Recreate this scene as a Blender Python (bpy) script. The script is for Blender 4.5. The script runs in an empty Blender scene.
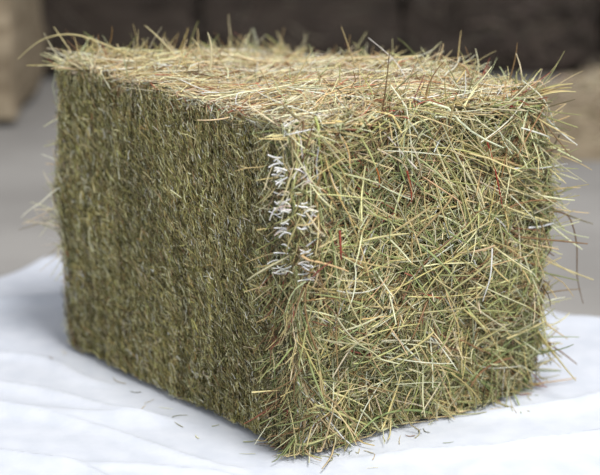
import bpy, bmesh, math
import numpy as np
from mathutils import Vector, noise
rng = np.random.default_rng(11)
scene = bpy.context.scene
scene.view_settings.view_transform = 'Standard'

def lin(c):
    c = np.array(c, float)/255.0
    return np.where(c <= 0.04045, c/12.92, ((c+0.055)/1.055)**2.4)

# ------------------------------------------------------------------ materials
def new_mat(name):
    m = bpy.data.materials.new(name); m.use_nodes = True
    nt = m.node_tree
    return m, nt, nt.nodes['Principled BSDF'], nt.nodes['Material Output']

def straw_material(name, rough=0.55, trans=0.2):
    m, nt, b, out = new_mat(name)
    at = nt.nodes.new('ShaderNodeAttribute'); at.attribute_name = 'Col'
    tc = nt.nodes.new('ShaderNodeTexCoord')
    nz = nt.nodes.new('ShaderNodeTexNoise'); nz.inputs['Scale'].default_value = 90
    nt.links.new(tc.outputs['Object'], nz.inputs['Vector'])
    mr = nt.nodes.new('ShaderNodeMapRange')
    mr.inputs['To Min'].default_value = 0.75; mr.inputs['To Max'].default_value = 1.3
    nt.links.new(nz.outputs['Fac'], mr.inputs['Value'])
    mx = nt.nodes.new('ShaderNodeVectorMath'); mx.operation = 'SCALE'
    nt.links.new(at.outputs['Color'], mx.inputs[0]); nt.links.new(mr.outputs['Result'], mx.inputs['Scale'])
    nt.links.new(mx.outputs[0], b.inputs['Base Color'])
    b.inputs['Roughness'].default_value = rough
    b.inputs['Specular IOR Level'].default_value = 0.5
    tr = nt.nodes.new('ShaderNodeBsdfTranslucent'); nt.links.new(mx.outputs[0], tr.inputs['Color'])
    mix = nt.nodes.new('ShaderNodeMixShader'); mix.inputs[0].default_value = trans
    nt.links.new(b.outputs[0], mix.inputs[1]); nt.links.new(tr.outputs[0], mix.inputs[2])
    nt.links.new(mix.outputs[0], out.inputs['Surface'])
    return m

def noise_material(name, c1, c2, scale=(1,1,1), nscale=8, rough=0.9, bump=0.3, detail=6, bdist=0.01):
    m, nt, b, out = new_mat(name)
    tc = nt.nodes.new('ShaderNodeTexCoord'); mp = nt.nodes.new('ShaderNodeMapping')
    mp.inputs['Scale'].default_value = scale
    nz = nt.nodes.new('ShaderNodeTexNoise'); nz.inputs['Scale'].default_value = nscale
    nz.inputs['Detail'].default_value = detail
    cr = nt.nodes.new('ShaderNodeValToRGB')
    cr.color_ramp.elements[0].position = 0.35; cr.color_ramp.elements[1].position = 0.65
    cr.color_ramp.elements[0].color = (*lin(c1), 1); cr.color_ramp.elements[1].color = (*lin(c2), 1)
    nt.links.new(tc.outputs['Object'], mp.inputs['Vector']); nt.links.new(mp.outputs[0], nz.inputs['Vector'])
    nt.links.new(nz.outputs['Fac'], cr.inputs['Fac']); nt.links.new(cr.outputs['Color'], b.inputs['Base Color'])
    bp = nt.nodes.new('ShaderNodeBump'); bp.inputs['Strength'].default_value = bump
    bp.inputs['Distance'].default_value = bdist
    nt.links.new(nz.outputs['Fac'], bp.inputs['Height']); nt.links.new(bp.outputs[0], b.inputs['Normal'])
    b.inputs['Roughness'].default_value = rough
    b.inputs['Specular IOR Level'].default_value = 0.2
    return m

mat_straw = straw_material('straw', 0.5, 0.16)
mat_cut = straw_material('cut_stems', 0.7, 0.10)
mat_core = noise_material('hay_core', (46,40,24), (90,80,50), (1,1,1), 120, 0.95, 0.8)
mat_stack = noise_material('shaded_hay', (50,44,40), (74,66,60), (1,1,3), 9, 0.95, 0.4)  # background shade is put into the dark hay colour
mat_tan = noise_material('pale_hay', (132,118,98), (162,148,126), (1,1,3), 14, 0.95, 0.6)
mat_cloth = noise_material('white_cloth', (202,207,218), (211,215,225), (1,1,1), 30, 0.85, 0.2, 8, 0.003)
mat_floor = noise_material('concrete', (146,143,140), (164,161,158), (1,1,1), 3, 0.8, 0.1, 10)
mat_wall = noise_material('wall_panel', (80,76,74), (94,90,86), (1,1,1), 2, 0.9, 0.05)

# ------------------------------------------------------------------ bale frame
ORI = np.array([-0.006, 1.852, 0.0095])
AX = np.array([-0.66, 0.751, 0.0]); BX = np.array([0.825, 0.565, 0.0]); ZX = np.array([0, 0, 1.0])
LA, LB, H = 0.484, 0.378, 0.414
def to_world(p):
    a, b, z = p[...,0], p[...,1], p[...,2]
    fz = z/H; fa = a/LA; fb = b/LB
    ca=np.clip(fa,0,1); cb=np.clip(fb,0,1); cz=np.clip(fz,0,1)
    z2 = z*(1 - 0.085*ca*cb)
    zz = z2 + (0.007*np.sin(a*17+1)*np.sin(b*14) + 0.004*np.sin(a*41+b*12)*np.sin(b*37+a*9+2))*fz**3 - 0.010*fz*(1-cb)**6*(0.3+0.7*(1-ca)) - 0.008*fz*(1-ca)**8
    bulge = 0.008*np.sin(cz*math.pi)
    lump = 0.008*np.sin(b*26+z*9+1)*np.sin(z*19+b*7)
    a2 = a + bulge*(2*ca-1) - lump*(1-ca) + 0.004*np.sin(z*37+b*9)*ca
    b2 = b + bulge*(2*cb-1) + 0.008*cb*(cz-0.5) + 0.006*cb*np.sin(z*31) - (1-cb)*0.003*np.sin(a*33+z*5)*np.sin(z*21+a*11)
    return ORI + a2[...,None]*AX + b2[...,None]*BX + zz[...,None]*ZX

def mesh_obj(name, verts, faces, mat, cols=None, parent=None, smooth=True):
    me = bpy.data.meshes.new(name)
    nv, nf = len(verts), len(faces); k = faces.shape[1]
    me.vertices.add(nv); me.vertices.foreach_set('co', np.ascontiguousarray(verts, dtype=np.float32).ravel())
    me.loops.add(nf*k); me.loops.foreach_set('vertex_index', np.ascontiguousarray(faces, dtype=np.int32).ravel())
    me.polygons.add(nf); me.polygons.foreach_set('loop_start', np.arange(0, nf*k, k, dtype=np.int32))
    me.polygons.foreach_set('use_smooth', np.full(nf, smooth))
    me.update(calc_edges=True)
    if cols is not None:
        at = me.color_attributes.new('Col', 'FLOAT_COLOR', 'POINT')
        c = np.ones((nv,4), np.float32); c[:,:3] = cols
        at.data.foreach_set('color', c.ravel())
    me.materials.append(mat)
    ob = bpy.data.objects.new(name, me); scene.collection.objects.link(ob)
    if parent: ob.parent = parent
    return ob

def unit(v):
    return v/np.maximum(np.linalg.norm(v, axis=-1, keepdims=True), 1e-9)

def tube_mesh(pts, W, up, flat, cols, taper=0.5, sides=3):
    N, K, _ = pts.shape
    T = np.gradient(pts, axis=1); T = unit(T)
    S = unit(np.cross(T, up[:,None,:])); U = np.cross(S, T)
    s = np.linspace(0,1,K)
    wprof = 1 - taper*s**3
    wr = W[:,None]*wprof[None]
    if sides == 2:
        ring = np.stack([pts - S*wr[...,None], pts + S*wr[...,None]], 2)
    else:
        ring = []
        for j in range(3):
            an = math.pi/2 + j*2*math.pi/3
            ring.append(pts + S*(wr*math.cos(an))[...,None] + U*(wr*flat[:,None]*math.sin(an))[...,None])
        ring = np.stack(ring, 2)
    R = ring.shape[2]
    verts = ring.reshape(-1,3)
    idx = np.arange(N*K*R).reshape(N,K,R)
    fs = []
    if R == 2:
        fs.append(np.stack([idx[:,:-1,0], idx[:,:-1,1], idx[:,1:,1], idx[:,1:,0]], -1).reshape(-1,4))
    else:
        for j in range(3):
            j2 = (j+1)%3
            fs.append(np.stack([idx[:,:-1,j], idx[:,:-1,j2], idx[:,1:,j2], idx[:,1:,j]], -1).reshape(-1,4))
    faces = np.concatenate(fs)
    c = np.repeat(cols, K*R, axis=0)
    return verts, faces, c

def palette(N, cols, wts, var=0.22, gain=1.0, sat=0.92):
    cols = np.array([lin(c) for c in cols]); w = np.array(wts, float); w /= w.sum()
    i = rng.choice(len(cols), N, p=w)
    c = gain*cols[i]*(1+var*rng.standard_normal((N,1)))*(1+0.05*rng.standard_normal((N,3)))
    l = c@np.array([0.3,0.6,0.1]); c = l[:,None]+(c-l[:,None])*sat
    return np.clip(c, 0.004, 0.92)

def wander(P, D, side, nrm, L, K, bend, lift, kink):
    N = len(P)
    s = np.linspace(-0.5, 0.5, K)
    q = P[:,None] + D[:,None]*(L[:,None]*s)[...,None]
    q = q + side[:,None]*((bend*L)[:,None]*(s**2-0.08))[...,None]
    q = q + nrm[:,None]*((lift*L)[:,None]*(np.abs(s)**2*2)*np.where(s>0,1,-0.2))[...,None]
    ks = rng.uniform(-0.3,0.3,N); ka = kink
    q = q + side[:,None]*((ka*L)[:,None]*np.maximum(s[None]-ks[:,None],0))[...,None]
    return q

def fold(q, ax, lo, hi, nax, nsign, k):
    e = np.maximum(lo-q[...,ax],0); kk = k[:,None]
    q[...,ax] += e*(1-kk); q[...,nax] -= nsign*e*(1-kk)*0.9
    e = np.maximum(q[...,ax]-hi,0)
    q[...,ax] -= e*(1-kk); q[...,nax] -= nsign*e*(1-kk)*0.9
    return q

STRAW = [(226,208,150),(246,234,190),(176,176,112),(138,148,90),(202,182,122),(142,108,68),(208,206,160),(172,94,74),(90,84,50)]
bale = bpy.data.objects.new('hay_bale', None); scene.collection.objects.link(bale)

def core():
    n = 40; vs=[]; fs=[]; off=0; m=0.009
    dims = np.array([LA,LB,H])
    for ax in range(3):
        for sgn in (0,1):
            u,v = [i for i in range(3) if i!=ax]
            g = np.linspace(0,1,n)
            U,V = np.meshgrid(g,g,indexing='ij')
            p = np.zeros((n,n,3)); p[...,u]=m+U*(dims[u]-2*m); p[...,v]=m+V*(dims[v]-2*m); p[...,ax]= m if sgn==0 else dims[ax]-m
            if ax==2 and sgn==0: p[...,ax]=0.002
            vs.append(p.reshape(-1,3))
            I = np.arange(n*n).reshape(n,n)+off
            f = np.stack([I[:-1,:-1],I[1:,:-1],I[1:,1:],I[:-1,1:]],-1).reshape(-1,4)
            if (sgn==0) ^ (ax==1): f=f[:,::-1]
            fs.append(f); off+=n*n
    V=np.concatenate(vs)
    mesh_obj('compressed_core', to_world(V), np.concatenate(fs), mat_core, parent=bale)
core()

def dir3(N, u, v, ang):
    D = np.zeros((N,3)); D[:,u]=np.cos(ang); D[:,v]=np.sin(ang)
    S = np.zeros((N,3)); S[:,u]=-np.sin(ang); S[:,v]=np.cos(ang)
    return D,S

def to_world_dir(d): return unit(d[:,:1]*AX + d[:,1:2]*BX + d[:,2:3]*ZX)

# ---- end face (a = 0): long loose straw laid in combed tufts
def end_face(N, a_sign=0, Lr=(0.03,0.14), wid=(0.0004,0.0013), dlo=-0.010, dhi=0.004, out_p=0.16, gain=1.03):
    K=7
    M=380
    cb_=rng.uniform(0,LB,M); cz_=rng.uniform(0,H,M)
    g=rng.random(M)
    cang=np.where(g<0.45, np.radians(-40)+0.4*rng.standard_normal(M), np.where(g<0.76, np.radians(38)+0.45*rng.standard_normal(M), rng.uniform(-math.pi/2,math.pi/2,M)))
    ctint=1+0.14*rng.standard_normal((M,1))+0.04*rng.standard_normal((M,3))
    cdep=rng.normal(0,0.0030,M)
    ci=rng.integers(0,M,N)
    single=rng.random(N)<0.35
    b=np.where(single, rng.uniform(-0.005,LB+0.005,N), cb_[ci]+rng.normal(0,0.016,N))
    z=np.where(single, rng.uniform(0,H,N), cz_[ci]+rng.normal(0,0.016,N))
    b=np.clip(b,-0.004,LB+0.004); z=np.where(z<0,-z,z); z=np.where(z>H,2*H-z,z)
    depth = rng.uniform(dlo,dhi,N)+cdep[ci]
    depth = np.where(rng.random(N)<out_p, depth+rng.exponential(0.006,N), depth)
    depth = np.minimum(depth,0.016)
    P = np.stack([-depth if a_sign==0 else LA+depth, b, z],1)
    ang=np.where(single, cang[rng.integers(0,M,N)], cang[ci]+0.18*rng.standard_normal(N))
    nearc = np.exp(-b/0.05)*(1-z/H*0.6)
    ang = np.where(rng.random(N)<nearc*0.8, np.radians(-78)+0.3*rng.standard_normal(N), ang)
    D,S = dir3(N,1,2,ang)
    flip = rng.random(N)<0.5; D[flip]*=-1
    L = rng.uniform(*Lr,N)*rng.uniform(0.5,1.15,N)
    nrm = np.zeros((N,3)); nrm[:,0] = -1 if a_sign==0 else 1
    q = wander(P,D,S,nrm,L,K, rng.normal(0,0.16,N), rng.normal(0.06,0.12,N)*(rng.random(N)<0.85), rng.normal(0,0.5,N)*(rng.random(N)<0.16))
    k = np.where(rng.random(N)<0.08, rng.uniform(0.4,0.9,N), rng.uniform(0.02,0.25,N))
    kl = np.where(k>0.35,k*0.4,k)
    e=np.maximum(0-q[...,1],0); q[...,1]+=e*(1-kl[:,None]*0.8); q[...,0]-=nrm[0,0]*e*(1-kl[:,None])*0.9
    q = fold(q,1,-1.0,LB,0,nrm[0,0],k)
    e = np.maximum(q[...,2]-H,0); kk=k[:,None]; q[...,2]-=e*(1-kk); q[...,0]-=nrm[0,0]*e*(1-kk)*0.9
    q[...,2] = np.maximum(q[...,2], 0.001)
    c = palette(N, STRAW, [22,16,20,13,18,9,14,1.0,9], gain=gain)*np.where(single[:,None],1,ctint[ci])
    dk = np.clip((depth+0.010)/0.016,0.0,1); c = np.clip(c*(0.27+0.73*dk)[:,None],0.004,0.92)  # deeper straws get darker colour, painting in the shade between them
    W = rng.uniform(*wid,N)
    up = to_world_dir(unit(nrm + 0.45*rng.standard_normal((N,3))))
    return tube_mesh(to_world(q), W, up, rng.uniform(0.2,0.9,N), c)

v,f,c = end_face(15500)
mesh_obj('end_face_straw', v,f,mat_straw,c,bale)
v,f,c = end_face(1500,0,(0.06,0.16),(0.0011,0.0020),-0.002,0.006,0.3,1.14)
mesh_obj('broad_blades', v,f,mat_straw,c,bale)
v,f,c = end_face(3500,1)
mesh_obj('rear_end_straw', v,f,mat_straw,c,bale)

# ---- top
def top(N, wid=(0.0004,0.0012), Lr=(0.02,0.11)):
    K=7
    a = rng.uniform(0,LA,N); b=rng.uniform(0,LB,N)
    depth = rng.uniform(-0.008,0.006,N); depth=np.where(rng.random(N)<0.2, depth+rng.exponential(0.006,N), depth)
    depth=np.minimum(depth,0.014)
    P=np.stack([a,b,H+depth],1)
    g=rng.random(N)
    ang=np.where(g<0.4, np.radians(70)+0.45*rng.standard_normal(N), rng.uniform(-math.pi/2,math.pi/2,N))
    D,S=dir3(N,0,1,ang); flip=rng.random(N)<0.5; D[flip]*=-1
    L=rng.uniform(*Lr,N)
    nrm=np.zeros((N,3)); nrm[:,2]=1
    q=wander(P,D,S,nrm,L,K,rng.normal(0,0.18,N),rng.normal(0.05,0.12,N),rng.normal(0,0.4,N)*(rng.random(N)<0.15))
    k=np.where(rng.random(N)<0.10, rng.uniform(0.4,0.8,N), rng.uniform(0.02,0.3,N))
    q=fold(q,0,0.0,LA,2,1,k)
    e=np.maximum(0-q[...,1],0); q[...,1]+=e*0.88; q[...,2]-=e*0.2
    e=np.maximum(q[...,1]-LB,0); q[...,1]-=e*(1-k[:,None]); q[...,2]-=e*(1-k[:,None])*0.9
    c=palette(N,[(238,216,164),(250,236,202),(208,184,132),(172,158,106),(154,116,76),(192,114,84),(224,212,178)],[30,26,18,6,8,4.5,14],gain=1.1)
    dk=np.clip((depth+0.008)/0.013,0,1); c*=(0.42+0.58*dk)[:,None]  # shade between top straws painted in: colour darkens with depth
    W=rng.uniform(*wid,N)
    up=to_world_dir(unit(nrm+0.5*rng.standard_normal((N,3))))
    return tube_mesh(to_world(q),W,up,rng.uniform(0.2,0.9,N),c)
v,f,c=top(14500)
mesh_obj('top_straw',v,f,mat_straw,c,bale)
v,f,c=top(800,(0.0009,0.0016),(0.05,0.14))
mesh_obj('top_blades',v,f,mat_straw,c,bale)

# ---- cut side: fine short compressed stems in thin vertical layers
def cut_side(N, far=False):
    K=4
    nb=180
    bright=np.clip(rng.normal(1,0.27,nb),0.55,1.8); off=rng.normal(0,0.0025,nb)
    z=rng.uniform(0,H,N); a=rng.uniform(0.0,LA,N)
    slant=a+0.035*(z/H-0.5)+0.0025*np.sin(z*24+a*30)+rng.normal(0,0.0006,N)
    bi=np.clip((slant/LA*nb).astype(int),0,nb-1)
    ph=rng.uniform(0,6.28,nb); fr=rng.uniform(6,22,nb)
    mod=0.62+0.38*np.sin(z*fr[bi]+ph[bi])
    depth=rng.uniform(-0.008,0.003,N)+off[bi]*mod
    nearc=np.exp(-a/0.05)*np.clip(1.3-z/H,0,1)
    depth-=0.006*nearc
    P=np.stack([a,(LB+depth) if far else -depth,z],1)
    ang=np.radians(94)+0.26*rng.standard_normal(N)
    loose=rng.random(N)<0.18; ang=np.where(loose,rng.uniform(0,math.pi,N),ang)
    D,S=dir3(N,0,2,ang)
    sg=1 if far else -1
    D[:,1]+=sg*np.abs(rng.normal(0,0.42,N)); D=unit(D)
    L=rng.gamma(1.8,0.0038,N)+0.002
    L=np.minimum(L,0.035)
    nrm=np.zeros((N,3)); nrm[:,1]=sg
    q=wander(P,D,S,nrm,L,K,rng.normal(0,0.4,N),rng.normal(0,0.15,N),rng.normal(0,0.3,N))
    q[...,2]=np.clip(q[...,2],0.001,H+0.004)
    c=palette(N,[(172,162,96),(140,134,76),(216,204,150),(100,94,54),(242,230,190),(152,120,74)],[30,26,17,19,10,7],0.26,1.12,0.93)
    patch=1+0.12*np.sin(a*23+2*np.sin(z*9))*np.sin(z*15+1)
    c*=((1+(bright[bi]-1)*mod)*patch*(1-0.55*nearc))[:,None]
    dk=np.clip((depth+0.009)/0.011,0,1); c*=(0.36+0.64*dk)[:,None]  # recessed stems coloured darker, as painted shade
    c=np.clip(c,0.004,0.92)
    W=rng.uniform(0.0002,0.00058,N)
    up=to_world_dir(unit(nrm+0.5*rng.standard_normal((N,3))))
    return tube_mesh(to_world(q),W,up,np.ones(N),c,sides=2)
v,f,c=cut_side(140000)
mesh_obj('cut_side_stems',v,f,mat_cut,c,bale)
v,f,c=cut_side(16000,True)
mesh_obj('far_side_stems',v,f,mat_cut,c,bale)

# ---- corner
def corner():
    N=1700; K=6
    z=rng.uniform(0,H,N)*rng.uniform(0.5,1,N); P=np.stack([rng.uniform(-0.004,0.04,N),rng.uniform(-0.006,0.012,N),z],1)
    D=unit(np.stack([rng.normal(0.15,0.45,N),rng.normal(-0.15,0.4,N),-np.abs(rng.normal(0.9,0.4,N))],1))
    S=unit(np.cross(D,rng.standard_normal((N,3)))); nrm=np.tile([-0.6,-0.8,0.0],(N,1))
    L=rng.uniform(0.015,0.075,N)
    q=wander(P,D,S,nrm,L,K,rng.normal(0,0.25,N),rng.normal(0,0.1,N),rng.normal(0,0.3,N))
    q[...,2]=np.clip(q[...,2],0.001,H+0.01)
    c=palette(N,STRAW,[10,6,16,16,14,16,7,1.5,20])
    r1=tube_mesh(to_world(q),rng.uniform(0.0004,0.0011,N),to_world_dir(nrm),rng.uniform(0.3,1,N),c)
    N=80
    z=0.235+0.155*rng.beta(1.2,1.1,N)
    bb=rng.random(N)<0.55
    P=np.stack([np.where(bb,np.abs(rng.normal(0.001,0.007,N)),-0.012),np.where(bb,-0.012,np.abs(rng.normal(0.004,0.008,N))),z],1)
    D=unit(np.stack([rng.normal(0.75,0.3,N),rng.normal(-0.75,0.25,N),rng.normal(-0.25,0.35,N)],1))
    S=np.tile([0,0,1.0],(N,1))
    L=rng.uniform(0.006,0.018,N); nrm=np.tile([-0.6,-0.8,0.0],(N,1))
    q=wander(P,D,S,nrm,L,7,rng.normal(-0.4,0.6,N),rng.normal(0.1,0.15,N),rng.normal(0,0.4,N))
    c=palette(N,[(248,246,240),(240,234,222),(226,214,190)],[4,2,1],0.04,1.1)
    r2=tube_mesh(to_world(q),rng.uniform(0.0007,0.0012,N),to_world_dir(nrm),np.ones(N),c,taper=0.1)
    return r1,r2
r1,r2=corner()
mesh_obj('corner_stems',*r1[:2],mat_straw,r1[2],bale)
mesh_obj('pale_cut_tips',*r2[:2],mat_straw,r2[2],bale)

# ---- flyaways at edges
def flyaway():
    out=[]
    def batch(P,D,L,bend,W,cols):
        N=len(P); D=unit(D); S=unit(np.cross(D,rng.standard_normal((N,3))))
        nrm=np.cross(S,D)
        q=wander(P+D*L[:,None]*0.33,D,S,nrm,L,8,bend,rng.normal(0,0.1,N),rng.normal(0,0.35,N)*(rng.random(N)<0.3))
        q[...,2]=np.maximum(q[...,2],0.001)
        out.append(tube_mesh(to_world(q),W,np.tile([0,-0.9,0.4],(N,1)),rng.uniform(0.3,1,N),cols))
    N=1100; ed=rng.random(N)
    a=np.where(ed<0.4,LA-0.02*rng.random(N),rng.uniform(0,LA,N)); b=np.where(ed>0.65,LB-0.02*rng.random(N),rng.uniform(0,LB,N))
    P=np.stack([a,b,np.full(N,H-0.004)],1)
    batch(P,np.stack([rng.normal(0,1,N),rng.normal(0,1,N),np.abs(rng.normal(0.3,0.45,N))],1),rng.uniform(0.02,0.075,N),rng.normal(0,0.25,N),rng.uniform(0.0005,0.0012,N),palette(N,STRAW,[26,24,8,4,16,6,10,2,2]))
    N=170; P=np.stack([rng.uniform(0.02,LA,N),rng.uniform(0.02,LB,N),np.full(N,H-0.004)],1)
    batch(P,np.stack([rng.normal(0,0.6,N),rng.normal(0,0.6,N),np.abs(rng.normal(0.8,0.3,N))],1),rng.uniform(0.02,0.05,N),rng.normal(0,0.25,N),rng.uniform(0.0005,0.0011,N),palette(N,STRAW,[26,24,8,4,16,6,10,2,2]))
    N=120; P=np.stack([LA-0.07*rng.random(N),0.10*rng.random(N),np.full(N,H-0.004)],1)
    batch(P,np.stack([rng.normal(0.2,0.8,N),rng.normal(0,0.8,N),np.abs(rng.normal(0.35,0.35,N))],1),rng.uniform(0.03,0.07,N),rng.normal(0,0.4,N),rng.uniform(0.0005,0.0011,N),palette(N,STRAW,[26,24,8,4,16,10,10,1,2]))
    N=320; P=np.stack([rng.uniform(-0.005,0.03,N),rng.uniform(0,LB,N),np.full(N,H-0.006)],1)
    batch(P,np.stack([rng.normal(-0.4,0.5,N),rng.normal(0,0.8,N),rng.normal(0.05,0.35,N)],1),rng.uniform(0.03,0.08,N),rng.normal(0,0.25,N),rng.uniform(0.0005,0.0013,N),palette(N,STRAW,[26,24,8,4,16,6,10,2,2]))
    N=700; P=np.stack([rng.uniform(-0.005,0.06,N),np.full(N,LB-0.008),rng.uniform(0.0,H,N)],1)
    batch(P,np.stack([rng.normal(-0.1,0.5,N),np.abs(rng.normal(0.35,0.35,N)),rng.normal(-0.5,0.8,N)],1),rng.uniform(0.02,0.08,N),rng.normal(0,0.25,N),rng.uniform(0.0006,0.0014,N),palette(N,STRAW,[24,20,16,8,16,5,12,1,2]))
    N=900; P=np.stack([np.full(N,0.002),rng.uniform(0,LB,N),rng.uniform(0.0,H,N)],1)
    batch(P,np.stack([-np.abs(rng.normal(0.25,0.2,N)),rng.normal(0,0.7,N),rng.normal(-0.5,0.6,N)],1),rng.uniform(0.03,0.12,N),rng.normal(0,0.2,N),rng.uniform(0.0006,0.0017,N),palette(N,STRAW,[26,24,16,7,16,4,14,1,1]))
    N=420; P=np.stack([rng.uniform(-0.008,0.01,N),rng.uniform(0,LB,N),rng.uniform(0.015,0.07,N)],1)
    batch(P,np.stack([-np.abs(rng.normal(0.15,0.12,N)),rng.normal(-0.1,0.45,N),-np.abs(rng.normal(1.0,0.2,N))],1),rng.uniform(0.03,0.07,N),rng.normal(0,0.2,N),rng.uniform(0.0005,0.0013,N),palette(N,STRAW,[18,10,22,14,16,10,12,1,4]))
    N=260; P=np.stack([np.full(N,LA-0.005),rng.uniform(0,0.06,N),rng.uniform(0.03,H,N)],1)
    batch(P,np.stack([np.abs(rng.normal(0.3,0.3,N)),rng.normal(-0.2,0.4,N),rng.normal(-0.4,0.6,N)],1),rng.uniform(0.01,0.045,N),rng.normal(0,0.4,N),rng.uniform(0.0003,0.0008,N),palette(N,STRAW,[22,18,10,9,16,5,12,1,2]))
    N=46; P=np.stack([np.full(N,LA-0.01),rng.uniform(-0.005,0.03,N),rng.uniform(0.14,0.24,N)],1)
    batch(P,np.stack([np.abs(rng.normal(0.6,0.2,N)),rng.normal(-0.45,0.3,N),rng.normal(-0.3,0.8,N)],1),rng.uniform(0.04,0.085,N),rng.normal(0,0.4,N),rng.uniform(0.0006,0.0013,N),palette(N,[(240,230,200),(222,212,176)],[1,1]))
    vs=[];fs=[];cs=[];o=0
    for v,f,c in out: vs.append(v);fs.append(f+o);cs.append(c);o+=len(v)
    return np.concatenate(vs),np.concatenate(fs),np.concatenate(cs)
v,f,c=flyaway()
mesh_obj('loose_ends',v,f,mat_straw,c,bale)

# ---- individual recognisable stems
def spline(ctrl,n=24):
    c=np.array(ctrl,float); m=len(c); t=np.linspace(0,m-1,n); out=[]
    for x in t:
        i=min(int(x),m-2); u=x-i
        p0=c[max(i-1,0)];p1=c[i];p2=c[i+1];p3=c[min(i+2,m-1)]
        out.append(0.5*((2*p1)+(-p0+p2)*u+(2*p0-5*p1+4*p2-p3)*u*u+(-p0+3*p1-3*p2+p3)*u**3))
    return np.array(out)
def loc(*p): return [to_world(np.array(x,float)) for x in p]
singles=[
 (loc((0.37,0.10,0.405),(0.42,0.06,0.430),(0.47,0.015,0.452),(0.51,-0.01,0.445),(0.535,-0.030,0.415)),0.0013,(216,202,150)),
 (loc((0.38,0.12,0.41),(0.41,0.10,0.445),(0.43,0.09,0.462)),0.0012,(224,212,166)),
 (loc((0.36,0.14,0.41),(0.362,0.13,0.435),(0.365,0.12,0.452)),0.0012,(224,212,166)),
 (loc((0.30,0.10,0.41),(0.30,0.102,0.45),(0.302,0.10,0.472)),0.0014,(236,226,186)),
 (loc((0.10,0.26,0.405),(0.14,0.26,0.440),(0.18,0.25,0.470)),0.0008,(240,236,230)),
 (loc((0.01,0.245,0.41),(0.00,0.245,0.43),(0.005,0.246,0.455)),0.0010,(240,238,232)),
 (loc((0.0,0.380,0.25),(-0.005,0.404,0.24),(-0.01,0.425,0.20),(-0.014,0.440,0.15),(-0.02,0.450,0.11)),0.0011,(122,92,56)),
 (loc((-0.024,0.268,0.225),(-0.028,0.267,0.19),(-0.026,0.264,0.155)),0.0013,(246,244,240)),
 (loc((-0.020,0.275,0.365),(-0.026,0.283,0.325),(-0.025,0.288,0.275)),0.0012,(176,66,52)),
 (loc((-0.020,0.14,0.345),(-0.024,0.142,0.325),(-0.022,0.145,0.305)),0.0013,(176,76,54)),
 (loc((-0.018,0.045,0.29),(-0.023,0.04,0.27),(-0.020,0.042,0.255)),0.0017,(158,72,54)),
 (loc((-0.01,0.300,0.412),(-0.013,0.310,0.408),(-0.010,0.325,0.405)),0.0018,(160,50,52)),
 (loc((-0.016,0.10,0.36),(-0.021,0.102,0.345),(-0.017,0.106,0.33)),0.0011,(196,120,60)),
]
vs=[];fs=[];cs=[];o=0
for ctrl,w,col in singles:
    p=spline(ctrl)[None]
    v,f,c=tube_mesh(p,np.array([w]),np.array([[0,-0.95,0.3]]),np.array([0.7]),lin(col)[None],taper=0.6)
    vs.append(v);fs.append(f+o);cs.append(c);o+=len(v)
mesh_obj('long_stems',np.concatenate(vs),np.concatenate(fs),mat_straw,np.concatenate(cs),bale)

# ------------------------------------------------------------------ white sheet
def sheet_h(x,y):
    d=np.stack([x-ORI[0],y-ORI[1]],-1)
    a=d@AX[:2]; b=d@BX[:2]
    dx=np.maximum(np.maximum(-a,a-LA),0); dy=np.maximum(np.maximum(-b,b-LB),0)
    r=np.sqrt(dx**2+dy**2); m=np.clip((r-0.02)/0.10,0,1); m=m*m*(3-2*m)
    h=0.003*(1+np.sin(x*9+3*np.sin(y*3.1)+1))*0.7+0.002*(1+np.sin(y*13+x*6+2*np.sin(x*5)))
    def ridge(x0,y0,x1,y1,w,hh):
        ex,ey=x1-x0,y1-y0; l=math.hypot(ex,ey)
        t=((x-x0)*ex+(y-y0)*ey)/l/l; s=((x-x0)*(-ey)+(y-y0)*ex)/l
        s=s+0.012*np.sin(t*7)
        return hh*np.exp(-np.abs(s/w)**1.5)*np.exp(-np.maximum(np.abs(t-0.5)-0.5,0)**2*8)
    for R in [(-0.75,2.30,-0.36,2.42,0.016,0.014),(-0.7,2.62,-0.36,2.60,0.03,0.016),(-0.9,2.0,-0.3,1.98,0.016,0.011),
              (-0.45,1.9,-0.2,1.75,0.010,0.010),(0.25,1.98,0.62,2.12,0.012,0.013),(0.12,1.84,0.6,1.92,0.010,0.012),
              (0.45,2.3,0.7,2.25,0.018,0.013),(-0.1,1.79,0.4,1.74,0.008,0.008),(-0.6,2.15,-0.25,2.0,0.010,0.010),
              (-0.55,2.07,-0.15,1.86,0.007,0.007),(0.3,1.86,0.55,2.02,0.007,0.008),(-0.5,2.25,-0.3,2.12,0.008,0.007)]:
        h=h+ridge(*R)
    return 0.003+h*m
ex=[-1.6,-0.9,-0.60,-0.49,-0.42,-0.33,0,0.374,0.453,1.0,1.6]; ey=[2.40,2.47,2.50,2.545,2.60,2.63,2.53,2.375,2.33,2.3,2.32]
nx,ny=460,280
X=np.linspace(-1.6,1.6,nx); E=np.interp(X,ex,ey)+0.008*np.sin(X*40)
T=np.linspace(0,1,ny)
XX=np.repeat(X[:,None],ny,1); YY=0.7+(E[:,None]-0.7)*T[None]
ZZ=sheet_h(XX,YY)
V=np.stack([XX,YY,ZZ],-1).reshape(-1,3); I=np.arange(nx*ny).reshape(nx,ny)
F=np.stack([I[:-1,:-1],I[1:,:-1],I[1:,1:],I[:-1,1:]],-1).reshape(-1,4)
sheet=mesh_obj('white_sheet',V,F,mat_cloth)
so=sheet.modifiers.new('thick','SOLIDIFY'); so.thickness=0.0015; so.offset=-1

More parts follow.
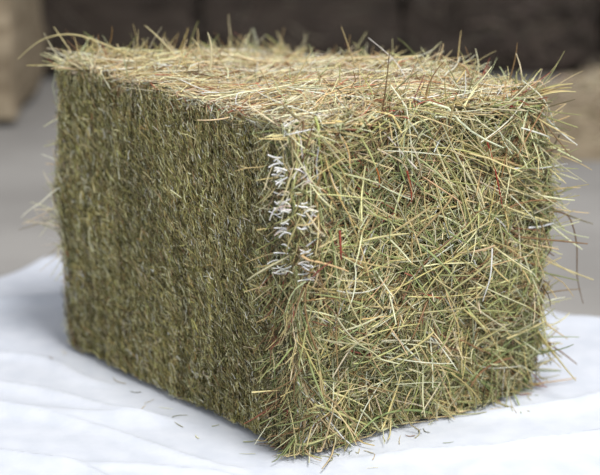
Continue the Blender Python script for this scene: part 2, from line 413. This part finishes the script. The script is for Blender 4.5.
# ---- loose straw scattered on the sheet in front of the end face and the cut side
N=46
side=rng.random(N); t=rng.random(N); d=np.abs(rng.exponential(0.016,N))+0.012
aa=np.where(side<0.6,-d,t*LA); bb=np.where(side<0.6,t*LB,-d)
base=ORI[:2]+aa[:,None]*AX[:2]+bb[:,None]*BX[:2]
an=rng.uniform(0,math.pi,N); D=np.stack([np.cos(an),np.sin(an),np.zeros(N)],1); S=np.stack([-np.sin(an),np.cos(an),np.zeros(N)],1)
P=np.concatenate([base,np.zeros((N,1))],1); L=rng.uniform(0.004,0.02,N); L[:8]*=2.0
q=wander(P,D,S,np.tile([0,0,1.0],(N,1)),L,6,rng.normal(0,0.5,N),np.zeros(N),rng.normal(0,0.3,N))
q[...,2]=sheet_h(q[...,0],q[...,1])+0.0012
v,f,c=tube_mesh(q,rng.uniform(0.0004,0.0009,N),np.tile([0,0,1.0],(N,1)),np.full(N,0.5),palette(N,STRAW,[20,8,20,15,16,10,5,1,6]))
mesh_obj('loose_straw',v,f,mat_straw,c)

# ------------------------------------------------------------------ background
def block_grid(cx,cy,z0,lx,ly,lz,seed):
    n=14; vs=[]; fs=[]; off=0
    for ax in range(3):
        for sgn in (-0.5,0.5):
            u,v=[i for i in range(3) if i!=ax]; g=np.linspace(-0.5,0.5,n)
            U,V=np.meshgrid(g,g,indexing='ij'); p=np.zeros((n,n,3)); p[...,u]=U;p[...,v]=V;p[...,ax]=sgn
            vs.append(p.reshape(-1,3)); I=np.arange(n*n).reshape(n,n)+off
            f=np.stack([I[:-1,:-1],I[1:,:-1],I[1:,1:],I[:-1,1:]],-1).reshape(-1,4)
            if (sgn<0) ^ (ax==1): f=f[:,::-1]
            fs.append(f); off+=n*n
    p=np.concatenate(vs)
    kk=(np.abs(p)>0.49).sum(1)
    p=p*np.where(kk>=2,0.965,1.0)[:,None]
    q=p*np.array([lx,ly,lz])
    s=seed
    d=0.006*np.stack([np.sin(q[:,1]*21+q[:,2]*33+s),np.sin(q[:,0]*25+q[:,2]*29+s*2),np.sin(q[:,0]*31+q[:,1]*19+s*3)],1)
    d[:,2]*=np.where(p[:,2]<-0.4,0.3,1)
    return q+d+np.array([cx,cy,z0+lz/2]), np.concatenate(fs)
def stack(name, bales, mat):
    vs=[];fs=[];o=0
    for i,bl in enumerate(bales):
        v,f=block_grid(*bl,seed=i*3.7); vs.append(v);fs.append(f+o);o+=len(v)
    return mesh_obj(name,np.concatenate(vs),np.concatenate(fs),mat)
bl=[]
for row in range(6):
    for i in range(-5,6):
        w=0.52
        bl.append((0.0+i*w+(0 if row==0 else rng.uniform(-0.01,0.01)),4.62+rng.uniform(-0.03,0.03),0.012+row*0.383,0.515,0.9,0.378))
st=stack('hay_bale_stack',bl,mat_stack)
tb=[]
for row in range(4):
    tb.append((-0.885,3.86,0.012+row*0.383,0.5,0.5,0.375))
    tb.append((-1.405,3.87,0.012+row*0.383,0.5,0.5,0.375))
stack('hay_bale_stack.001',tb,mat_tan)

def face_straw(N,x0,x1,yf,z0,z1,cols,w):
    P=np.stack([rng.uniform(x0,x1,N),yf+rng.uniform(-0.012,0.01,N),rng.uniform(z0,z1,N)],1)
    an=rng.normal(0,0.7,N); D=np.stack([np.cos(an),np.zeros(N),np.sin(an)],1); S=np.stack([-np.sin(an),np.zeros(N),np.cos(an)],1)
    q=wander(P,D,S,np.tile([0,-1.0,0],(N,1)),rng.uniform(0.03,0.12,N),5,rng.normal(0,0.4,N),rng.normal(0.05,0.1,N),rng.normal(0,0.2,N))
    return tube_mesh(q,rng.uniform(0.0008,0.002,N),np.tile([0,-1.0,0],(N,1)),np.ones(N),palette(N,cols,w),sides=2)
v,f,c=face_straw(6000,-2.0,2.0,4.155,0.03,1.1,[(88,78,70),(62,54,49),(116,104,94)],[3,3,1])  # straw colours carry the same painted shade as the stack
mesh_obj('stack_straw',v,f,mat_straw,c,st)

# low pile of pale loose hay on the floor, right
n=60; g=np.linspace(-1,1,n); GX,GY=np.meshgrid(g,g,indexing='ij')
R=np.sqrt(GX**2+GY**2); hh=0.14*np.clip(1-R**2,0,1)**0.8
hh=hh*(1+0.25*np.sin(GX*9+GY*4)*np.sin(GY*8))
PX=1.0; PY=3.66
PV=np.stack([PX+GX*0.54,PY+GY*0.34,0.001+hh],-1).reshape(-1,3); I=np.arange(n*n).reshape(n,n)
F=np.stack([I[:-1,:-1],I[1:,:-1],I[1:,1:],I[:-1,1:]],-1).reshape(-1,4)
pile=mesh_obj('loose_hay_pile',PV,F,mat_tan)
N=3500; th=rng.uniform(0,2*math.pi,N); rr=np.sqrt(rng.random(N))*0.98
P=np.stack([PX+rr*np.cos(th)*0.54,PY+rr*np.sin(th)*0.34,0.008+0.14*(1-rr**2)**0.8],1)
D=unit(rng.standard_normal((N,3))*[1,1,0.25]); S=unit(np.cross(D,[0,0,1.0]))
q=wander(P,D,S,np.tile([0,0,1.0],(N,1)),rng.uniform(0.03,0.09,N),5,rng.normal(0,0.5,N),rng.normal(0,0.1,N),rng.normal(0,0.3,N))
q[...,2]=np.maximum(q[...,2],0.003)
v,f,c=tube_mesh(q,rng.uniform(0.0008,0.0018,N),np.tile([0,-0.7,0.7],(N,1)),np.ones(N),palette(N,[(186,170,142),(162,144,118),(206,192,164)],[3,2,1]),sides=2)
mesh_obj('pile_straw',v,f,mat_straw,c,pile)

def box(name,x0,x1,y0,y1,z0,z1,mat):
    V=np.array([(x,y,z) for x in (x0,x1) for y in (y0,y1) for z in (z0,z1)],float)
    F=np.array([(0,1,3,2),(4,6,7,5),(0,4,5,1),(2,3,7,6),(0,2,6,4),(1,5,7,3)])
    return mesh_obj(name,V,F,mat,smooth=False)
box('floor',-6,6,-3,5.4,-0.1,0,mat_floor)
box('wall_back',-6,6,5.3,5.4,0,4,mat_wall)

# ------------------------------------------------------------------ light
w=bpy.data.worlds.new('World'); scene.world=w; w.use_nodes=True
bg=w.node_tree.nodes['Background']; bg.inputs['Color'].default_value=(0.94,0.965,1.0,1); bg.inputs['Strength'].default_value=0.66
def area(name,loc,target,size,energy,col):
    l=bpy.data.lights.new(name,'AREA'); l.size=size; l.energy=energy; l.color=col
    o=bpy.data.objects.new(name,l); scene.collection.objects.link(o); o.location=loc
    o.rotation_euler=(Vector(target)-Vector(loc)).to_track_quat('-Z','Y').to_euler()
area('key_light',(0.75,0.8,3.0),(0,2.1,0.2),1.0,118,(1,0.985,0.955))

# ------------------------------------------------------------------ camera
cam=bpy.data.cameras.new('camera'); co=bpy.data.objects.new('camera',cam); scene.collection.objects.link(co)
co.location=(0,0,0.85); co.rotation_euler=(math.radians(90-17),0,0)
cam.lens=99; cam.sensor_width=36; cam.clip_start=0.05
cam.dof.use_dof=True; cam.dof.focus_distance=2.02; cam.dof.aperture_fstop=2.8
scene.camera=co
